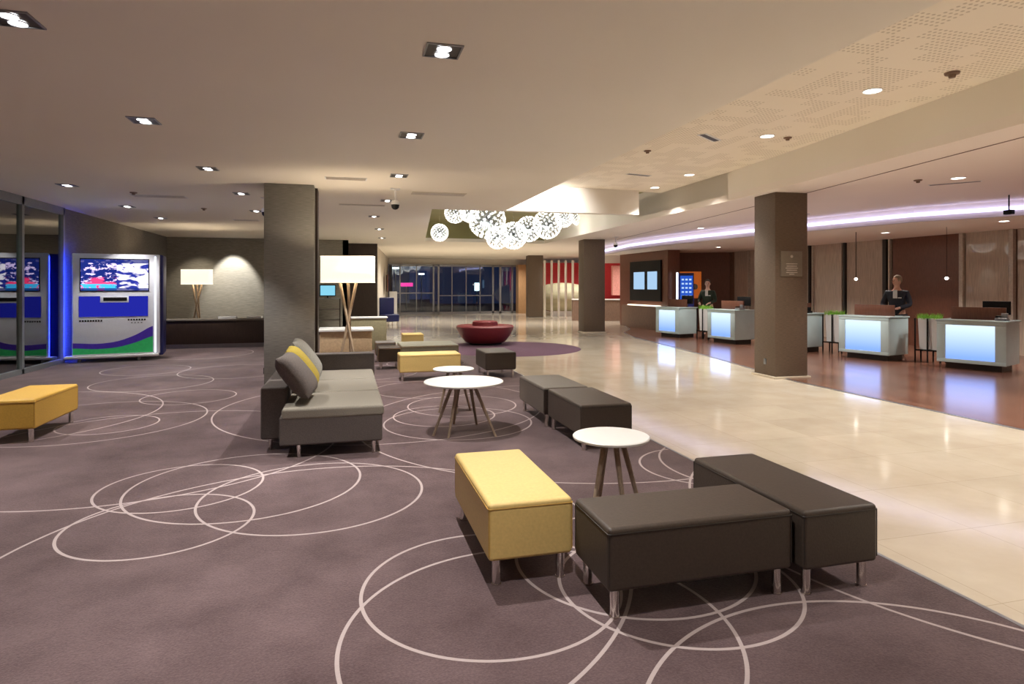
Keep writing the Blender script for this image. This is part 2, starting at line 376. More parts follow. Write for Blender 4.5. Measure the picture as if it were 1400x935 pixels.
# night buildings outside
nb = B(); nb.box(-6, 6, 62, 66, 0, 12); nb.box(8, 18, 58, 62, 0, 7); nb.box(20, 34, 64, 68, 0, 10)
nightwall = mat('night_facade', (.03, .05, .12), .9, emit=(.02, .035, .09), es=.16)
struct('exterior_building', nb, nightwall, 'dark blocks across the night street', 'building', smooth=False)
for i, (x, y, z, w, h, c, s, lb) in enumerate([
      (4.05, 44, 1.75, .9, .26, (1, .05, .35), 1.6, 'pink lit sign glowing across the street'),
      (3.3, 44, 2.9, .45, .10, (.7, 1, .9), 6, 'small white strip lamp high outside the left pane'),
      (5.1, 44, 2.5, .4, .10, (.9, .95, 1), 6, 'small white strip lamp outside beside the first mullion'),
      (8.7, 42, 1.6, .38, .55, (.8, .95, 1), 2.6, 'pale lit panel outside the middle windows'),
      (12.35, 42, 2.05, .22, .26, (1, .45, .6), 5, 'small pink round light outside near the timber')]):
    t = thing('outdoor_light', lb, 'light', (x, y, -.02))
    obj('lamp_head', B().box(-w/2, w/2, 0, .08, z-h/2+.02, z+h/2+.02, .02), emis('outdoor_%d' % i, c, s*.4), t)
    obj('post', B().cyl((0, .12, 0), (0, .12, z+.02), .04), M['alu_dark'], t)

# ---------------------------------------------------------------- columns
def column(loc, w, d, m, label, plinth=False, rz=0, h=H):
    t = thing('column', label, 'column', loc, rz, 'square clad columns'); t['kind'] = 'structure'
    obj('shaft', B().box(0, w, 0, d, .02, h, .012), m, t)
    obj('base', B().box(-.04, w+.04, -.04, d+.04, 0, .035, .004) if plinth else B().box(.01, w-.01, .01, d-.01, 0, .03), M['marble'] if plinth else M['darkframe'], t)
    return t
c1 = column((-1.27, 10.55, 0), .76, .8, M['column_left'], 'broad grey textured column behind the taupe sofa')
obj('corner_strip', B().box(.76, .80, .35, .8, .02, H-.002), M['espresso'], c1)
obj('socket', B().box(-.02, 0, .1, .2, .2, .3, .004), M['black'], c1)
c2 = column((7.2, 9.27, 0), .64, .62, M['column'], 'brown column with a metal plaque near the reception', True, rz=math.radians(-3))
pl = obj('plaque', B().box(.1, .52, -.02, -.003, 1.78, 2.22, .004), mat('plaque_metal', (.22, .19, .15), .45, metal=.3, var=.05), c2)
g = B(); g.cyl((.31, -.02, 2.13), (.31, -.026, 2.13), .025)
for z, w in ((2.00,.22),(1.96,.20),(1.925,.24),(1.89,.20),(1.85,.22),(1.82,.10)): g.box(.31-w/2, .31+w/2, -.025, -.02, z-.007, z+.007)
obj('engraving', g, mat('pale_engraving', (.55, .5, .43), .5), pl)
obj('socket', B().box(-.012, 0, .25, .32, .22, .32, .003), M['alu'], c2)
column((7.95, 20.2, 0), .76, .7, M['column'], 'middle brown column beside the red wall', True, rz=math.radians(-6))
column((9.2, 31.3, 0), .8, .8, M['column'], 'farthest brown column beside the curved olive shell', False, rz=math.radians(-8))

# ---------------------------------------------------------------- lights
def spot(x, y, z, power, ang=95, blend=.6, r=.06, col=(1, .955, .90), tilt=(0, 0)):
    l = bpy.data.lights.new('spot', 'SPOT'); l.energy = power; l.spot_size = math.radians(ang); l.spot_blend = blend
    l.shadow_soft_size = r; l.color = col
    o = bpy.data.objects.new('spot_lamp', l); C.objects.link(o); o.location = (x, y, z); o.rotation_euler = (tilt[0], tilt[1], 0); return o
def point(x, y, z, power, r=.15, col=(1, .955, .90)):
    l = bpy.data.lights.new('point', 'POINT'); l.energy = power; l.shadow_soft_size = r; l.color = col
    o = bpy.data.objects.new('point_lamp', l); C.objects.link(o); o.location = (x, y, z); return o
def area(x, y, z, sx, sy, power, rot=(0, 0, 0), col=(1, .94, .87)):
    l = bpy.data.lights.new('area', 'AREA'); l.shape = 'RECTANGLE'; l.size = sx; l.size_y = sy; l.energy = power; l.color = col
    o = bpy.data.objects.new('area_lamp', l); C.objects.link(o); o.location = (x, y, z); o.rotation_euler = rot; return o

# twin square downlights
def twin_light():
    t = thing('ceiling_downlight', '', 'ceiling light')
    fr = B(); s = .115
    fr.box(-s, s, -s, s, -.004, -.001); 
    obj('backing', fr, M['darkframe'], t, smooth=False)
    e = B()
    for a in ((-s-.012, -s, -s-.012, s+.012), (s, s+.012, -s-.012, s+.012), (-s, s, -s-.012, -s), (-s, s, s, s+.012)): e.box(*a, -.010, 0)
    obj('frame', e, M['alu'], t, smooth=False)
    for sy in (-.055, .055):
        l = obj('lamp', B().lathe([(0, -.008), (.046, -.008)], 20, (0, sy, 0)), M['lamp_cool'], t)
        obj('reflector', B().lathe([(.046, -.008), (.052, -.014), (.055, -.006)], 20, (0, sy, 0)), M['white_plastic'], l)
    return t
proto = twin_light(); used = False
ROWS = {'centre row along the carpet': [(.65, 4.32), (.68, 6.82), (.75, 9.34), (.75, 12.1), (.62, 14.9), (.9, 18.1), (1.15, 21.4)],
        'middle row left of the sofa': [(-1.98, 4.48), (-1.94, 6.89), (-1.87, 9.46), (-1.80, 11.85), (-1.9, 14.5)],
        'outer row by the entrance glass': [(-4.38, 11.6), (-4.35, 14.35), (-4.31, 16.58)]}
for rn, pts in ROWS.items():
    for i, (x, y) in enumerate(pts):
        if not used: o = proto; used = True
        else: o = dup(proto)
        o.location = (x, y, H)
        tag(o, 'square twin downlight, %s from the front in the %s' % (ORD[i], rn), 'ceiling light', 'square twin downlights')
        spot(x, y, H-.03, 140 if rn[0] == 'c' else 100, 84, .5, .03)
for x, y in ((.65, 1.8), (.65, -.7), (-1.98, 1.9), (-1.98, -.7), (-4.4, 4.4), (-4.4, 6.9), (-4.4, 9.2), (-4.4, 1.9)):
    spot(x, y, H-.03, 80, 100)
# round downlights
def round_light():
    t = thing('round_downlight', '', 'ceiling light')
    obj('rim', B().lathe([(.085, -.001), (.10, -.012), (.108, -.001)], 28), M['white_plastic'], t)
    obj('lens', B().lathe([(0, -.006), (.086, -.006)], 28), M['lamp_white'], t)
    return t
rp = round_light(); used = False
R_L = [(5.7,5.7,HR,'raised pierced ceiling, nearest of its row'),(5.93,7.81,HR,'raised pierced ceiling, second of its row'),(6.5,10.9,HR,'raised pierced ceiling, third of its row'),(6.6,12.5,HR,'raised pierced ceiling, last before the white beam'),
       (8.95,7.36,H,'ceiling strip just before the cove light'),(12.98,12.59,HS,'lowered ceiling above the dark suited man'),(13.03,9.73,HS,'lowered ceiling above the nearest desk'),
       (12.6,15.6,HS,'lowered ceiling right of the middle desks'),(12.2,18.6,HS,'lowered ceiling near the walnut end wall'),(9.6,15.5,H,'ceiling strip behind the plaque column')]
for x, y, z, lb in R_L:
    if not used: o = rp; used = True
    else: o = dup(rp)
    o.location = (x, y, z)
    tag(o, 'round white downlight in the '+lb, 'ceiling light', 'round downlights')
    spot(x, y, z-.03, 120 if z == HR else 110, 110, col=(1, .94, .87))
for x, y, z in ((5.4, 3.2, HR), (5.3, .8, HR), (5.3,-1.5,HR), (8.9, 4.4, H), (9.5, 11.3, H), (13.5, 6.6, HS),(9.0, 1.2, H)): spot(x, y, z-.03, 120, 105, col=(1, .94, .87))

# ceiling fittings
def vent(loc, w, d, n, label, rz=0, m=None):
    t = thing('ceiling_vent', label, 'vent', loc, rz, 'ceiling vents')
    obj('frame', B().box(-w/2, w/2, -d/2, d/2, -.006, 0), m or M['white_plastic'], t, smooth=False)
    b = B()
    for i in range(n): y = -d/2+(i+.5)*d/n; b.box(-w/2+.02, w/2-.02, y-d/n*.28, y+d/n*.28, -.009, -.006)
    obj('slot', b, M['darkframe'] if label.startswith('dark') else M['mullion'], t, smooth=False)
vent((-.01, 9.81, H), .62, .22, 4, 'pale slotted vent above the broad grey column')
vent((1.58, 11.0, H), .95, .34, 1, 'wide single slot vent left of the chandelier bay', m=M['cream'])
vent((.3, 12.9, H), .9, .18, 2, 'thin slot vent behind the dome camera', m=M['cream'])
vent((-3.3, 12.6, H), .9, .3, 3, 'pale vent over the path to the kiosk')
vent((-2.4, 16.6, H), .6, .3, 2, 'small pale vent near the grey back wall')
vent((5.17, 8.11, HR), .55, .14, 1, 'dark slot vent in the pierced ceiling, nearer one', rz=.6)
vent((5.55, 11.17, HR), .55, .12, 1, 'dark slot vent in the pierced ceiling, nearer the white beam', rz=.2)
vent((9.35, 7.75, H), .7, .10, 1, 'dark slot vent in the ceiling strip before the cove light', rz=-.9)
vent((9.9, 12.1, H), .7, .10, 1, 'dark slot vent behind the top of the plaque column', rz=-.9)
def detector(loc, label, s=1):
    t = tag(obj('smoke_detector', B().lathe([(0, -.05*s), (.025*s, -.045*s), (.03*s, -.02*s), (.055*s, -.016*s), (.06*s, 0)], 16), M['brownpanel'], loc=loc), label, 'sprinkler', 'small ceiling sensors')
detector((6.01, 5.01, HR), 'small dark sprinkler in the pierced ceiling nearest the front', 1.2)
detector((4.7, 9.15, HR), 'small dark sensor at the edge of the pierced ceiling')
detector((6.28, 7.81, HR), 'small sensor right of the second round downlight')
detector((8.53, 7.67, H), 'small dark sensor in the ceiling strip over the wood floor')
detector((-3.6, 12.2, H), 'small dark sensor in the lounge ceiling near the entrance glass')
detector((-2.9, 14.3, H), 'small pale sensor in front of the grey back wall')
def dome(loc, label):
    t = thing('dome_camera', label, 'security camera', loc, 0, 'dome cameras')
    obj('ceiling_plate', B().box(-.08, .08, -.08, .08, -.012, 0, .003), M['white_plastic'], t)
    obj('bracket', B().cyl((0, 0, 0), (0, 0, -.22), .014).lathe([(0, 0), (.07, 0), (.07, -.02), (0, -.02)], 16), M['white_plastic'], t)
    obj('housing', B().lathe([(0, -.20), (.06, -.20), (.075, -.25), (.07, -.27)], 20), M['white_plastic'], t)
    obj('dome', B().lathe([(.07, -.27), (.06, -.32), (.035, -.345), (0, -.355)], 20), M['black'], t)
dome((.79, 10.62, H), 'black dome camera hanging right of the broad grey column')
dome((-1.45, 12.3, H), 'black dome camera hanging left of the broad grey column')
dome((8.6, 19.0, H), 'small dark dome camera near the middle column')

# ---------------------------------------------------------------- benches
def bench(name, label, loc, L, Wd, body, seam, zt=.455, zb=.15, group=None, rz=0):
    t = thing(name, label, 'bench', loc, rz, group)
    wn(obj('seat', B().box(-L/2, L/2, -Wd/2, Wd/2, zb, zt, .022, 4), body, t))
    r = .003; z = zt-.028; k = .001
    pts = [(-L/2-k+.01, -Wd/2-k, z), (L/2+k-.01, -Wd/2-k, z), (L/2+k, -Wd/2-k+.01, z), (L/2+k, Wd/2+k-.01, z), (L/2+k-.01, Wd/2+k, z), (-L/2-k+.01, Wd/2+k, z), (-L/2-k, Wd/2+k-.01, z), (-L/2-k, -Wd/2-k+.01, z)]
    s = B().tube(pts, r, 6, True)
    for sx in (-1, 1):
        for sy in (-1, 1): s.cyl((sx*(L/2-.004), sy*(Wd/2-.004), zb+.03), (sx*(L/2-.004), sy*(Wd/2-.004), z), .003, n=6)
    obj('piping', s, seam, t)
    for sx in (-1, 1):
        for sy in (-1, 1):
            x, y = sx*(L/2-.055), sy*(Wd/2-.055)
            obj('leg', B().cyl((x, y, .008), (x, y, zb+.005), .024, n=20).cyl((x, y, .008), (x, y, .016), .026, n=20), M['chrome'], t)
    return t
bench('bench', 'yellow leather bench, nearest one, touching the front brown bench', (.955, 3.715, 0), .47, 1.06, M['yellow'], M['seam_y'])
bench('bench', 'dark brown leather bench nearest the viewer, end on to the yellow bench', (1.705, 2.945, 0), 1.02, .455, M['brown'], M['seam_b'])
bench('bench', 'long dark brown bench beside the marble, right of the front group', (2.48, 3.2, 0), .46, 1.05, M['brown'], M['seam_b'])
bench('bench', 'ochre yellow bench standing alone by the entrance glass', (-3.32, 7.9, 0), .50, 1.06, M['yellow_dull'], M['seam_y'])
bench('bench', 'dark brown bench on the carpet edge, nearer of the touching pair', (2.45, 6.13, 0), .54, 1.02, M['brown'], M['seam_b'])
bench('bench', 'greyish brown bench on the carpet edge, farther of the touching pair', (2.42, 7.2, 0), .54, 1.02, M['greybrown'], M['seam_b'])
bench('bench', 'small dark bench just in front of the red round seat', (2.60, 10.95, 0), .55, .85, M['brown'], M['seam_b'])
bench('bench', 'long yellow bench behind the small white table', (1.38, 10.82, 0), 1.04, .5, M['yellow'], M['seam_y'])
bench('bench', 'long grey green bench with tan front, behind the long yellow one', (1.62, 12.95, 0), 1.15, 1.0, mat('sage_leather', (.26, .25, .19), .5, var=.06), M['tanwood'], .43)
bench('bench', 'small yellow bench far back between grey bench and windows', (1.56, 15.4, 0), .50, .5, M['yellow'], M['seam_y'])
for y, lb, mm in ((12.4, 'low dark stool left of the grey green bench', M['brown']), (13.6, 'low striped stool just behind the dark stool', M['greybrown'])):
    bench('stool', lb, (.80, y, 0), .42, .42, mm, M['tanwood'], .43)['category'] = 'stool'

# ---------------------------------------------------------------- round tables
def rtable(label, c, r, h, feet, topr):
    t = thing('side_table', label, 'table', (c[0], c[1], 0), 0, 'round white tables')
    obj('table_top', B().lathe([(0, h), (r-.006, h), (r, h-.006), (r-.004, h-.02), (r-.03, h-.026), (0, h-.026)], 64), M['tabletop'], t)
    obj('collar', B().lathe([(0, h-.026), (topr+.02, h-.026), (topr+.015, h-.045), (0, h-.045)], 32), M['tableleg'], t)
    for x, y in feet:
        d = math.hypot(x, y)
        obj('leg', B().cyl((x, y, .008), (x/d*topr, y/d*topr, h-.03), .013, .021, n=12), M['tableleg'], t)
    return t
rtable('large white round table with splayed legs by the sofa', (1.25, 6.78), .44, .56, [(-.36,-.16),(-.22,-.30),(.20,.26),(.28,-.36),(-.05,.36)], .15)
rtable('small white round table just behind the large one', (1.33, 7.93), .265, .55, [(-.2,-.1),(.0,-.23),(.21,-.06),(.08,.2)], .08)
rtable('small white round table behind the front brown bench', (1.79, 4.03), .268, .56, [(-.20,-.12),(0,-.24),(.21,-.05),(.0,.22)], .075)

# ---------------------------------------------------------------- sofa
def cushion(name, c, s, rot, m, parent, puff=.5):
    t = bmesh.new(); bmesh.ops.create_grid(t, x_segments=12, y_segments=12, size=.5)
    top = [v for v in t.verts]
    bm = bmesh.new(); n = 12
    up = [[None]*(n+1) for _ in range(n+1)]; dn = [[None]*(n+1) for _ in range(n+1)]
    for i in range(n+1):
        for j in range(n+1):
            x, y = i/n-.5, j/n-.5
            e = (1-(2*abs(x))**3)*(1-(2*abs(y))**3)
            pin = 1-.05*(1-(2*abs(x))**2)*(2*abs(y))**4-.05*(1-(2*abs(y))**2)*(2*abs(x))**4
            z = .5*max(0, e)**.45
            up[i][j] = bm.verts.new((x*pin*s[0], y*pin*s[1], z*s[2]+.002)); 
            dn[i][j] = up[i][j] if i in (0, n) or j in (0, n) else bm.verts.new((x*pin*s[0], y*pin*s[1], -z*s[2]))
    for i in range(n):
        for j in range(n):
            bm.faces.new((up[i][j], up[i+1][j], up[i+1][j+1], up[i][j+1])); bm.faces.new((dn[i][j], dn[i][j+1], dn[i+1][j+1], dn[i+1][j]))
    t.free(); b = B(); b.bm.free(); b.bm = bm
    bmesh.ops.recalc_face_normals(bm, faces=list(bm.faces))
    o = obj(name, b, m, parent, ang=80); o.location = c; o.rotation_euler = rot
    md = o.modifiers.new('s', 'SUBSURF'); md.levels = 1; md.render_levels = 1
    return o
sf = thing('sofa', 'long taupe three seat sofa by the broad grey column', 'sofa', (0, 0, 0))
wn(obj('seat_base', B().box(-.60, .33, 6.06, 8.95, .13, .40, .02, 3), M['sofa'], sf))
for i in range(3):
    y0 = 6.05+i*.908
    wn(obj('seat_cushion', B().box(-.58, .345, y0, y0+.895, .37, .475, .03, 4), M['sofa_lit'], sf))
wn(obj('backrest', B().box(-.80, -.56, 6.38, 9.02, .13, .63, .02, 3), M['sofa'], sf))
wn(obj('armrest', B().box(-.60, .37, 8.78, 9.0, .13, .69, .02, 3), M['sofa'], sf))
for x in (-.43, .25):
    for y in (6.12, 8.85): obj('leg', B().cyl((x, y, .008), (x, y, .135), .016, .022, n=14), M['chrome'], sf)
obj('leg', B().cyl((-.72, 6.5, .008), (-.72, 6.5, .135), .016, .022, n=14), M['chrome'], sf)
obj('leg', B().cyl((-.72, 8.9, .008), (-.72, 8.9, .135), .016, .022, n=14), M['chrome'], sf)
def pillow(label, c, s, rot, m):
    tag(cushion('throw_pillow', c, s, rot, m, None), label, 'cushion', 'back pillows on the taupe sofa')
pillow('dark taupe back pillow, nearest end of the sofa', (-.475, 6.50, .73), (.52, .66, .21), (0, math.radians(52), math.radians(-4)), M['cush_dark'])
pillow('mustard yellow back pillow between the two grey ones', (-.475, 7.24, .72), (.54, .64, .20), (0, math.radians(53), math.radians(2)), M['cush_yellow'])
pillow('light grey back pillow at the armrest end', (-.475, 8.05, .73), (.56, .68, .20), (0, math.radians(54), math.radians(2)), M['cush_grey'])

# ---------------------------------------------------------------- floor lamps
def lamp(label, loc, rz=0, s=1.0):
    t = thing('floor_lamp', label, 'lamp', loc, rz, 'crossed leg floor lamps')
    b = B(); w, d = .41*s, .13*s
    n = 48; rr = []
    for k in range(n):
        a = 2*PI*k/n; ca, sa = math.cos(a), math.sin(a)
        e = .18
        rr.append((w*math.copysign(abs(ca)**e, ca), d*math.copysign(abs(sa)**(.5), sa)))
    bm = b.bm
    lo = [bm.verts.new((x, y, 1.655)) for x, y in rr]; hi = [bm.verts.new((x, y, 2.07)) for x, y in rr]
    for i in range(n): bm.faces.new((lo[i], lo[(i+1) % n], hi[(i+1) % n], hi[i]))
    o = obj('lamp_shade', b, M['shade'], t)
    md = o.modifiers.new('sol', 'SOLIDIFY'); md.thickness = .006
    rim = B().tube([(x*1.003, y*1.003, 1.66) for x, y in rr], .005, 6, True); rim.tube([(x*1.003, y*1.003, 2.065) for x, y in rr], .005, 6, True)
    obj('shade_rim', rim, M['shade'], t)
    for (x0, y0, x1, y1) in ((-.20, -.10, .14, .04), (.20, -.08, -.14, .02), (.02, .22, .0, .0)):
        obj('leg', B().cyl((x0, y0, .0), (x1, y1, 1.75), .017, .024, n=12), M['lampleg'], t)
    obj('shade_carrier', B().box(-.38, .38, -.01, .01, 1.74, 1.76).cyl((0, 0, 1.72), (0, 0, 1.86), .02), M['chrome'], t)
    return t
lamp('floor lamp with glowing shade and crossed legs behind the sofa armrest', (0.02, 10.05, .008), math.radians(-10))
lamp('floor lamp with crossed legs behind the long dark counter', (-3.98, 18.75, .008), math.radians(-16))
for x, y in ((.02, 10.05), (-3.98, 18.75)):
    point(x, y, 1.92, 14, .05, (1, .82, .60)); 

# ---------------------------------------------------------------- long dark counter + stacks
t = thing('counter', 'long dark low counter in front of the grey back wall', 'counter', (0, 0, 0))
obj('body', B().box(-5.0, -1.4, 17.6, 18.1, .12, .72, .01), M['espresso'], t)
obj('counter_top', B().box(-5.03, -1.37, 17.57, 18.13, .72, .76, .006), M['dark_wall'], t)
obj('plinth', B().box(-4.95, -1.45, 17.65, 18.05, .008, .12), M['alu'], t)
for x, w, lb in ((-3.25, .42, 'white pile of brochures on the dark counter, nearer the lamp'), (-2.55, .36, 'white pile of brochures on the dark counter, nearer the broad column')):
    b = B()
    for k in range(4): b.box(x+random.uniform(-.01, .01), x+w, 17.72+random.uniform(-.01, .01), 17.98, .761+k*.014, .773+k*.014)
    tag(obj('brochure_stack', b, M['tabletop'], smooth=False), lb, 'papers', 'brochure piles')

# ---------------------------------------------------------------- kiosk
kx, ky = -5.53, 14.87
ka = math.atan2(.36, 1.57)*.75
kt = thing('kiosk', 'tall illuminated game kiosk beside the entrance glass', 'kiosk', (kx, ky, 0), ka)
obj('cabinet', B().box(.06, 1.66, .05, .80, .10, 2.30, .03, 3), M['navy'], kt)
obj('front_panel', B().box(0, 1.60, -.02, .06, .14, 2.30, .025, 4), M['silver'], kt)
obj('base_ledge', B().box(-.12, 1.58, -.10, .1, .10, .15, .01), M['white_plastic'], kt)
for x in (.12, 1.2): obj('foot', B().cyl((x, .05, .0), (x, .05, .1), .04), M['alu'], kt)
scr = obj('bezel', B().box(.14, 1.40, -.03, -.02, 1.50, 2.20, .004), M['black'], kt)
def screen_mat():
    m, nt, out = nodes('game_screen')
    e = nt.nodes.new('ShaderNodeEmission'); nt.links.new(e.outputs[0], out.inputs[0])
    pos = geo_pos(nt, obj=True); sep = nt.nodes.new('ShaderNodeSeparateXYZ'); nt.links.new(pos, sep.inputs[0])
    n1 = noise(nt, geo_pos(nt, (1, 1, 1.6), obj=True), 9, 5, .65); n2 = noise(nt, geo_pos(nt, (1, 1, 2.4), obj=True), 3.2, 2)
    left = mixc(nt, mrange(nt, n1, .52, .57), (.01, .02, .16), (.75, .6, 1))
    low = math_n(nt, 'MULTIPLY', math_n(nt, 'LESS_THAN', sep.outputs[2], 1.80), mrange(nt, n2, .42, .5))
    left = mixc(nt, low, left, (.95, .05, .18))
    low2 = math_n(nt, 'MULTIPLY', math_n(nt, 'LESS_THAN', sep.outputs[2], 1.66), mrange(nt, n1, .45, .5))
    left = mixc(nt, low2, left, (.05, .45, .85))
    right = mixc(nt, mrange(nt, n2, .43, .50), (.02, .03, .25), (.95, .9, 1))
    right = mixc(nt, mrange(nt, n1, .42, .38), right, (.05, .05, .35))
    c = mixc(nt, math_n(nt, 'GREATER_THAN', sep.outputs[0], .80), left, right)
    edge = math_n(nt, 'MAXIMUM', math_n(nt, 'GREATER_THAN', sep.outputs[2], 2.10), math_n(nt, 'LESS_THAN', sep.outputs[2], 1.57))
    c = mixc(nt, math_n(nt, 'MULTIPLY', edge, .9), c, (.01, .02, .16))
    nt.links.new(c, e.inputs[0]); e.inputs[1].default_value = .62
    return m
obj('screen', B().box(.155, 1.385, -.034, -.03, 1.52, 2.18), screen_mat(), scr, smooth=False)
nm, nt, out = nodes('blue_niche')
e = nt.nodes.new('ShaderNodeEmission'); nt.links.new(e.outputs[0], out.inputs[0])
e.inputs[0].default_value = (.02, .025, .42, 1); e.inputs[1].default_value = .35
ni = obj('blue_panel', B().box(.124, 1.377, -.03, -.02, .967, 1.40, .003), nm, kt, smooth=False)
obj('slot_frame', B().box(.50, 1.02, -.045, -.03, 1.265, 1.40, .006), M['silver'], ni)
obj('slot', B().box(.56, .99, -.05, -.045, 1.30, 1.375, .003), M['black'], ni)
g = B()
for i in range(9): g.box(.13+i*.047, .16+i*.047, -.024, -.02, .865, .90)
for i in range(7): g.box(1.0+i*.05, 1.032+i*.05, -.024, -.02, .875, .91)
for i in range(4): g.box(1.06+i*.06, 1.09+i*.06, -.024, -.02, .82, .835)
obj('lettering', g, M['black'], kt, smooth=False)
def strip(name, up, lo, m):
    b = B(); bm = b.bm; n = 24
    def ev(p, x):
        for (x0, y0), (x1, y1) in zip(p, p[1:]):
            if x <= x1: k = (x-x0)/(x1-x0); k = k; return y0+(y1-y0)*k
        return p[-1][1]
    import itertools
    f = lambda p, x: sum(ev(p, min(1.47, max(.015, x+d))) for d in (-.12, -.06, 0, .06, .12))/5
    for y, flip in ((-.0255, False),):
        a = [bm.verts.new((.015+1.455*i/n, y, f(up, .015+1.455*i/n))) for i in range(n+1)]
        c = [bm.verts.new((.015+1.455*i/n, y, f(lo, .015+1.455*i/n))) for i in range(n+1)]
        a2 = [bm.verts.new((v.co.x, -.018, v.co.z)) for v in a]; c2 = [bm.verts.new((v.co.x, -.018, v.co.z)) for v in c]
        for i in range(n):
            bm.faces.new((c[i], c[i+1], a[i+1], a[i])); bm.faces.new((a[i], a[i+1], a2[i+1], a2[i])); bm.faces.new((c2[i], c2[i+1], c[i+1], c[i]))
    return obj(name, b, m, kt)
zz = lambda y: 2.30-(y-55)*.002691
xx = lambda x: (x-70)/645*1.6
P1 = [(xx(75), zz(752)), (xx(250), zz(765)), (xx(400), zz(750)), (xx(550), zz(695)), (xx(668), zz(618))]
P2 = [(xx(75), zz(792)), (xx(250), zz(806)), (xx(400), zz(796)), (xx(550), zz(757)), (xx(668), zz(705))]
P3 = [(xx(75), zz(842)), (xx(668), zz(842))]
strip('purple_band', P1, P2, mat('purple_band', (.05, .02, .28), .4, emit=(.06, .02, .4), es=.05))
strip('green_band', P2, P3, mat('green_band', (.03, .38, .12), .4, emit=(.02, .5, .12), es=.05))
obj('edge_light', B().box(1.50, 1.53, -.03, -.02, .17, 2.26), emis('edge_light', (.8, .85, 1), .8), kt, smooth=False)
obj('side_light', B().box(.045, .06, .02, .12, .15, 2.25), emis('blue_side', (.03, .06, 1), 42), kt, smooth=False)

# ---------------------------------------------------------------- red round seat and rug
tag(obj('rug', B().lathe([(0, .012), (1.88, .012), (1.9, .001)], 72, (4.02, 15.6, 0)), M['rug']), 'round purple rug under the red seat', 'rug')
t = thing('round_sofa', 'dark red bowl shaped round seat on the purple rug', 'sofa', (3.72, 16.9, 0))
obj('seat', B().lathe([(0, .06), (.50, .06), (.56, .09), (.70, .26), (.79, .44), (.80, .50), (.76, .535), (.60, .545), (.34, .52), (0, .52)], 56), M['red'], t)
obj('backrest', B().lathe([(0, .50), (.36, .50), (.35, .63), (.31, .655), (0, .655)], 40), M['red'], t)
obj('base', B().lathe([(0, .012), (.46, .012), (.46, .06), (0, .06)], 40), M['black'], t)

# ---------------------------------------------------------------- tan seating / shelves beyond the lamp
t = thing('booth', 'tan fronted booth with pale top behind the big floor lamp', 'booth', (0, 0, 0))
obj('body', B().box(-.52, .50, 12.95, 13.6, .008, .70, .015), mat('tan_panel', (.50, .36, .22), .6), t)
obj('top', B().box(-.55, .53, 12.90, 13.65, .70, .75, .01), M['tabletop'], t)
t = thing('booth', 'olive backed booth in front of the espresso block', 'booth', (0, 0, 0))
obj('body', B().box(.0, .98, 16.1, 16.5, .008, .80, .01), mat('olive_panel', (.27, .24, .14), .7), t)
obj('top', B().box(-.03, 1.01, 16.07, 16.53, .80, .835, .008), M['tabletop'], t)
t = thing('shelf_unit', 'dark open shelf unit left of the espresso block', 'shelf', (0, 0, 0))
obj('side_panel', B().box(-1.3, -1.26, 21.6, 22.1, 0, 1.2), M['espresso'], t); obj('side_panel', B().box(-.24, -.2, 21.6, 22.1, 0, 1.2), M['espresso'], t)
for z in (.1, .45, .82, 1.18): obj('shelf', B().box(-1.26, -.24, 21.6, 22.1, z, z+.04), M['dark_wall'] if z < 1 else M['alu_dark'], t)
t = thing('computer_monitor', 'lit pale blue monitor on top of the dark shelf', 'monitor', (-.62, 21.85, 1.22), math.radians(12))
obj('casing', B().box(-.27, .27, -.02, .03, .06, .45, .008), M['black'], t)
obj('screen', B().box(-.24, .24, -.025, -.02, .09, .42), emis('monitor_blue', (.25, .65, .85), .4), t, smooth=False)
obj('stand', B().box(-.1, .1, -.06, .08, 0, .012).box(-.02, .02, 0, .02, 0, .1), M['black'], t)
# corridor things
t = thing('armchair', 'navy high back armchair by the pale side wall', 'chair', (1.72, 26.4, 0), math.radians(20))
obj('seat', B().box(-.32, .32, -.3, .3, .15, .45, .04, 3), M['navy'], t); obj('backrest', B().box(-.32, .32, .2, .34, .15, 1.15, .04, 3), M['navy'], t)
for sx in (-.25, .25):
    for sy in (-.22, .25): obj('leg', B().cyl((sx, sy, 0), (sx, sy, .16), .02), M['chrome'], t)
tag(obj('pillar_sign', B().box(2.2, 2.6, 33.6, 33.8, 0, 1.35, .02), M['white_plastic']), 'white standing panel at the left end of the night windows', 'sign')
tag(obj('curtain', B().wall([(2.35+.02*k, 35.0+.12*k+(.03 if k % 2 else 0)) for k in range(10)], -.06, 1.35, 2.8), M['espresso']), 'dark curtain hanging at the left end of the night windows', 'curtain')
t = thing('wall_picture', 'narrow brown picture on the pale side wall', 'picture', (1.92, 31.5, 1.35), 0)
obj('frame', B().box(0, .04, -.7, .7, 0, .85), M['walnut'], t, smooth=False); obj('canvas', B().box(.03, .046, -.6, .6, .08, .77), M['brownpanel'], t, smooth=False)

